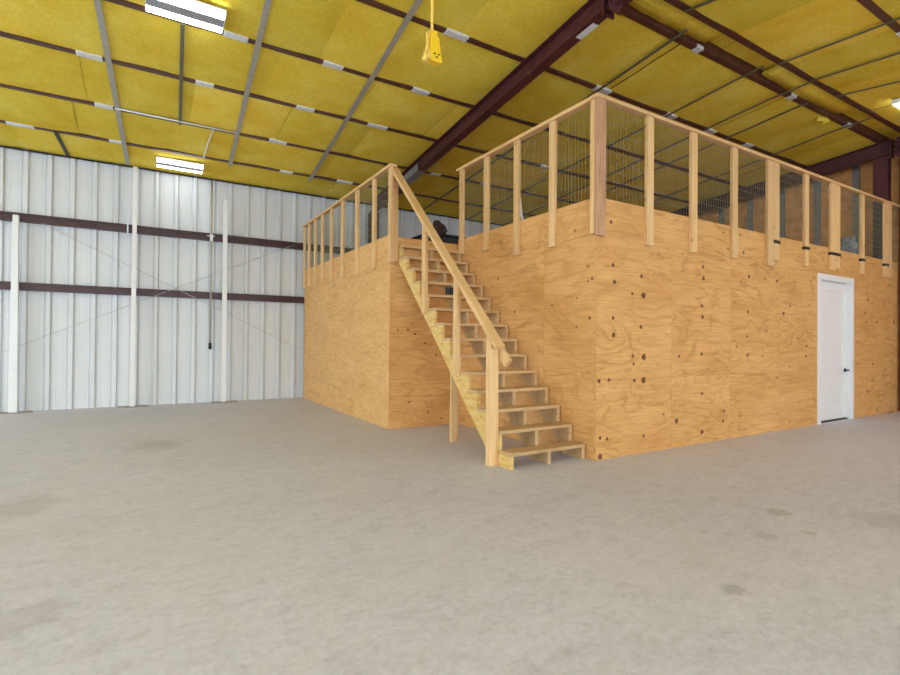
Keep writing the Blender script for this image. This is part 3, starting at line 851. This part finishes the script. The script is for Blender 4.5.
# ================================================================== STAIR
st_ = thing('wooden_staircase', (3.2, 3.5, 0), 'steep open-riser wooden staircase climbing against the plywood to the deck', 'staircase')
RY, RZ, TD = 0.1735, 0.169, 0.232
N = 14
Ya, Za = 3.497, 0.142
OH, TT = 0.010, 0.032
poly = [(Ya + OH, 0.0), (Ya + OH, Za - TT)]
for k in range(1, N):
    y = Ya + OH + RY * k
    poly += [(y, Za + RZ * (k - 1) - TT), (y, Za + RZ * k - TT)]
ye = Y2 - 0.002
poly += [(ye, Za + RZ * (N - 1) - TT), (ye, 2.165), (3.752, 0.0)]
for xa, lab in ((2.752, 'yellowish notched outer stringer'), (3.185, None), (3.622, None)):
    s_ = MB().prism(poly, 'X', xa, xa + 0.038).build('stringer', 'treated' if xa < 3 else 'tread', st_, loc=(xa, Ya, 0))
    if lab: tag(s_, lab)
for k in range(N):
    y, z = Ya + RY * k, Za + RZ * k
    y1 = min(y + TD, ye)
    # back edge tucks under the riser cut of the next step
    y1 = min(y1, y + RY + 0.0085)
    x0_ = 2.7515
    MB().box(x0_, 3.655, y, y1, z - TT + 0.0005, z).build('tread', 'tread', st_, loc=(3.2, y, z), bevel=0.004)
# newel and posts
n_ = MB().box(2.662, 2.751, 3.685, 3.723, 0, 1.135).box(2.662, 2.751, 3.724, 3.762, 0, 1.165)
n_.build('newel_post', 'pine_z', st_, loc=(2.70, 3.70, 0), bevel=0.004)
MB().box(2.712, 2.751, 5.03, 5.119, 1.44, 2.50).build('post', 'pine_z', st_, loc=(2.73, 5.075, 1.44), bevel=0.004)
MB().box(2.712, 2.751, 4.335, 4.42, 0.76, 1.815).build('post', 'pine_z', st_, loc=(2.73, 4.38, 0.76), bevel=0.004)
MB().box(2.925, 3.012, 4.785, 4.823, 0.0, 1.275).build('support_leg', 'pine_z', st_, loc=(2.97, 4.80, 0), bevel=0.004)
# handrail: flat cap over an upright 2x4
hl, hh = Vector((2.690, 3.585, 1.070)), Vector((2.690, 5.885, 3.350))
dirv = (hh - hl).normalized()
upv = Vector((0, -dirv.z, dirv.y)).normalized()
hr = MB().bar(hl, hh, 0.10, 0.038, up=upv).build('handrail', 'pine_s', st_, loc=hl, bevel=0.004)
a = hl + Vector((0.088, 0, 0)) - upv * 0.098 - dirv * 0.105
b_ = hh + Vector((0.082, 0, 0)) - upv * 0.075 - dirv * 0.12
MB().bar(a, b_, 0.038, 0.089, up=upv).build('under_rail', 'pine_s', st_, loc=a, bevel=0.004)

# ================================================================== THINGS ON THE DECK
g = MB().hexa([(3.80, 6.95, ZDECK), (5.05, 6.95, ZDECK), (5.05, 7.45, ZDECK), (3.80, 7.45, ZDECK), (3.78, 6.93, 2.80), (5.07, 6.93, 2.80), (5.07, 7.47, 2.80), (3.78, 7.47, 2.80)])
g.box(3.75, 5.10, 6.90, 7.50, 2.80, 2.83)
tag(g.build('storage_tote', 'black', loc=(4.4, 7.2, ZDECK), bevel=0.01), 'long low black box standing on the deck at the head of the stair', 'box')
g = MB()
g.tube([(4.13, 7.15, 2.831), (4.12, 7.14, 2.90), (4.09, 7.15, 3.0), (4.06, 7.17, 3.07), (4.05, 7.17, 3.10)], [0.05, 0.075, 0.085, 0.06, 0.02], 12)
g.tube([(4.16, 7.10, 2.84), (4.19, 7.06, 2.92), (4.15, 7.07, 3.0), (4.10, 7.10, 3.03)], 0.022, 8)
tag(g.build('cloth_bundle', 'bundle', loc=(4.13, 7.15, 2.831)), 'dark brown bundle sitting on the black box on the deck', 'bundle')
g = MB().tube([(4.02, 4.86, ZDECK + 0.002), (4.0, 5.00, 3.19)], 0.016, 8)
tag(g.build('white_pipe', 'pvc', loc=(4.02, 4.86, ZDECK)), 'thin white pipe leaning behind the mesh above the stair', 'pipe')
random.seed(11)
bm = bmesh.new(); bmesh.ops.create_icosphere(bm, subdivisions=3, radius=1.0)
for v in bm.verts:
    r = 1 + 0.22 * math.sin(v.co.x * 5 + v.co.z * 4) * math.cos(v.co.y * 6) + random.uniform(-.10, .10)
    v.co = Vector((v.co.x * 0.16 * r, v.co.y * 0.14 * r, v.co.z * 0.27 * r * (1.0 if v.co.z < 0 else 0.75 + 0.3 * v.co.x)))
zmin = min(v.co.z for v in bm.verts)
me = D.meshes.new('plastic_bag'); bm.to_mesh(me); bm.free()
me.materials.append(M['bag'])
o = D.objects.new('plastic_bag', me); COL.objects.link(o); o.location = (9.90, 3.74, ZDECK - zmin + 0.001)
tag(o, 'crumpled grey plastic bag behind the mesh just past the white door', 'bag')

# ================================================================== LIGHT
wd = D.worlds.new('sky'); scene.world = wd; wd.use_nodes = True
nt = wd.node_tree
bg = nt.nodes['Background']
bg.inputs['Color'].default_value = (0.77, 0.89, 1.05, 1)
bg.inputs['Strength'].default_value = 7.4
for a, b_ in added_bays:
    L = D.lights.new('added_bay_portal', 'AREA'); L.shape = 'RECTANGLE'; L.size = b_ - a; L.size_y = HB
    L.cycles.is_portal = True
    o = D.objects.new('added_bay_portal', L); COL.objects.link(o)
    o.location = ((a + b_) / 2, YF - 0.06, HB / 2); o.rotation_euler = (math.radians(90), 0, 0)

L = D.lights.new('added_bay_portal', 'AREA'); L.shape = 'RECTANGLE'; L.size = LB1 - LB0; L.size_y = 3.3; L.cycles.is_portal = True
o = D.objects.new('added_bay_portal', L); COL.objects.link(o)
o.location = (XL - 0.06, (LB0 + LB1) / 2, 1.65); o.rotation_euler = (math.radians(90), 0, math.radians(-90))

# ================================================================== CAMERA
f, yaw, pitch, roll = 504.74, 0.5447, 0.0079, 0.0079
fw = Vector((math.sin(yaw) * math.cos(pitch), math.cos(yaw) * math.cos(pitch), math.sin(pitch)))
r0 = Vector((math.cos(yaw), -math.sin(yaw), 0)); u0 = r0.cross(fw)
R = r0 * math.cos(roll) + u0 * math.sin(roll); U = -r0 * math.sin(roll) + u0 * math.cos(roll)
cam = D.cameras.new('camera'); cam.sensor_fit = 'HORIZONTAL'; cam.sensor_width = 36; cam.lens = f / 900 * 36
cam.clip_start = 0.05; cam.clip_end = 200
co = D.objects.new('camera', cam); COL.objects.link(co)
mw = Matrix((R, U, -fw)).transposed().to_4x4(); mw.translation = Vector((0, 0, CAMH))
co.matrix_world = mw
scene.camera = co

for o in D.objects:
    if '_o' in o: del o['_o']

scene.view_settings.view_transform = 'Standard'
scene.view_settings.look = 'None'
scene.view_settings.gamma = 1.0
scene.view_settings.use_curve_mapping = False
scene.view_settings.exposure = 0.12
scene.cycles.use_denoising = True
scene.cycles.max_bounces = 10
scene.cycles.diffuse_bounces = 6
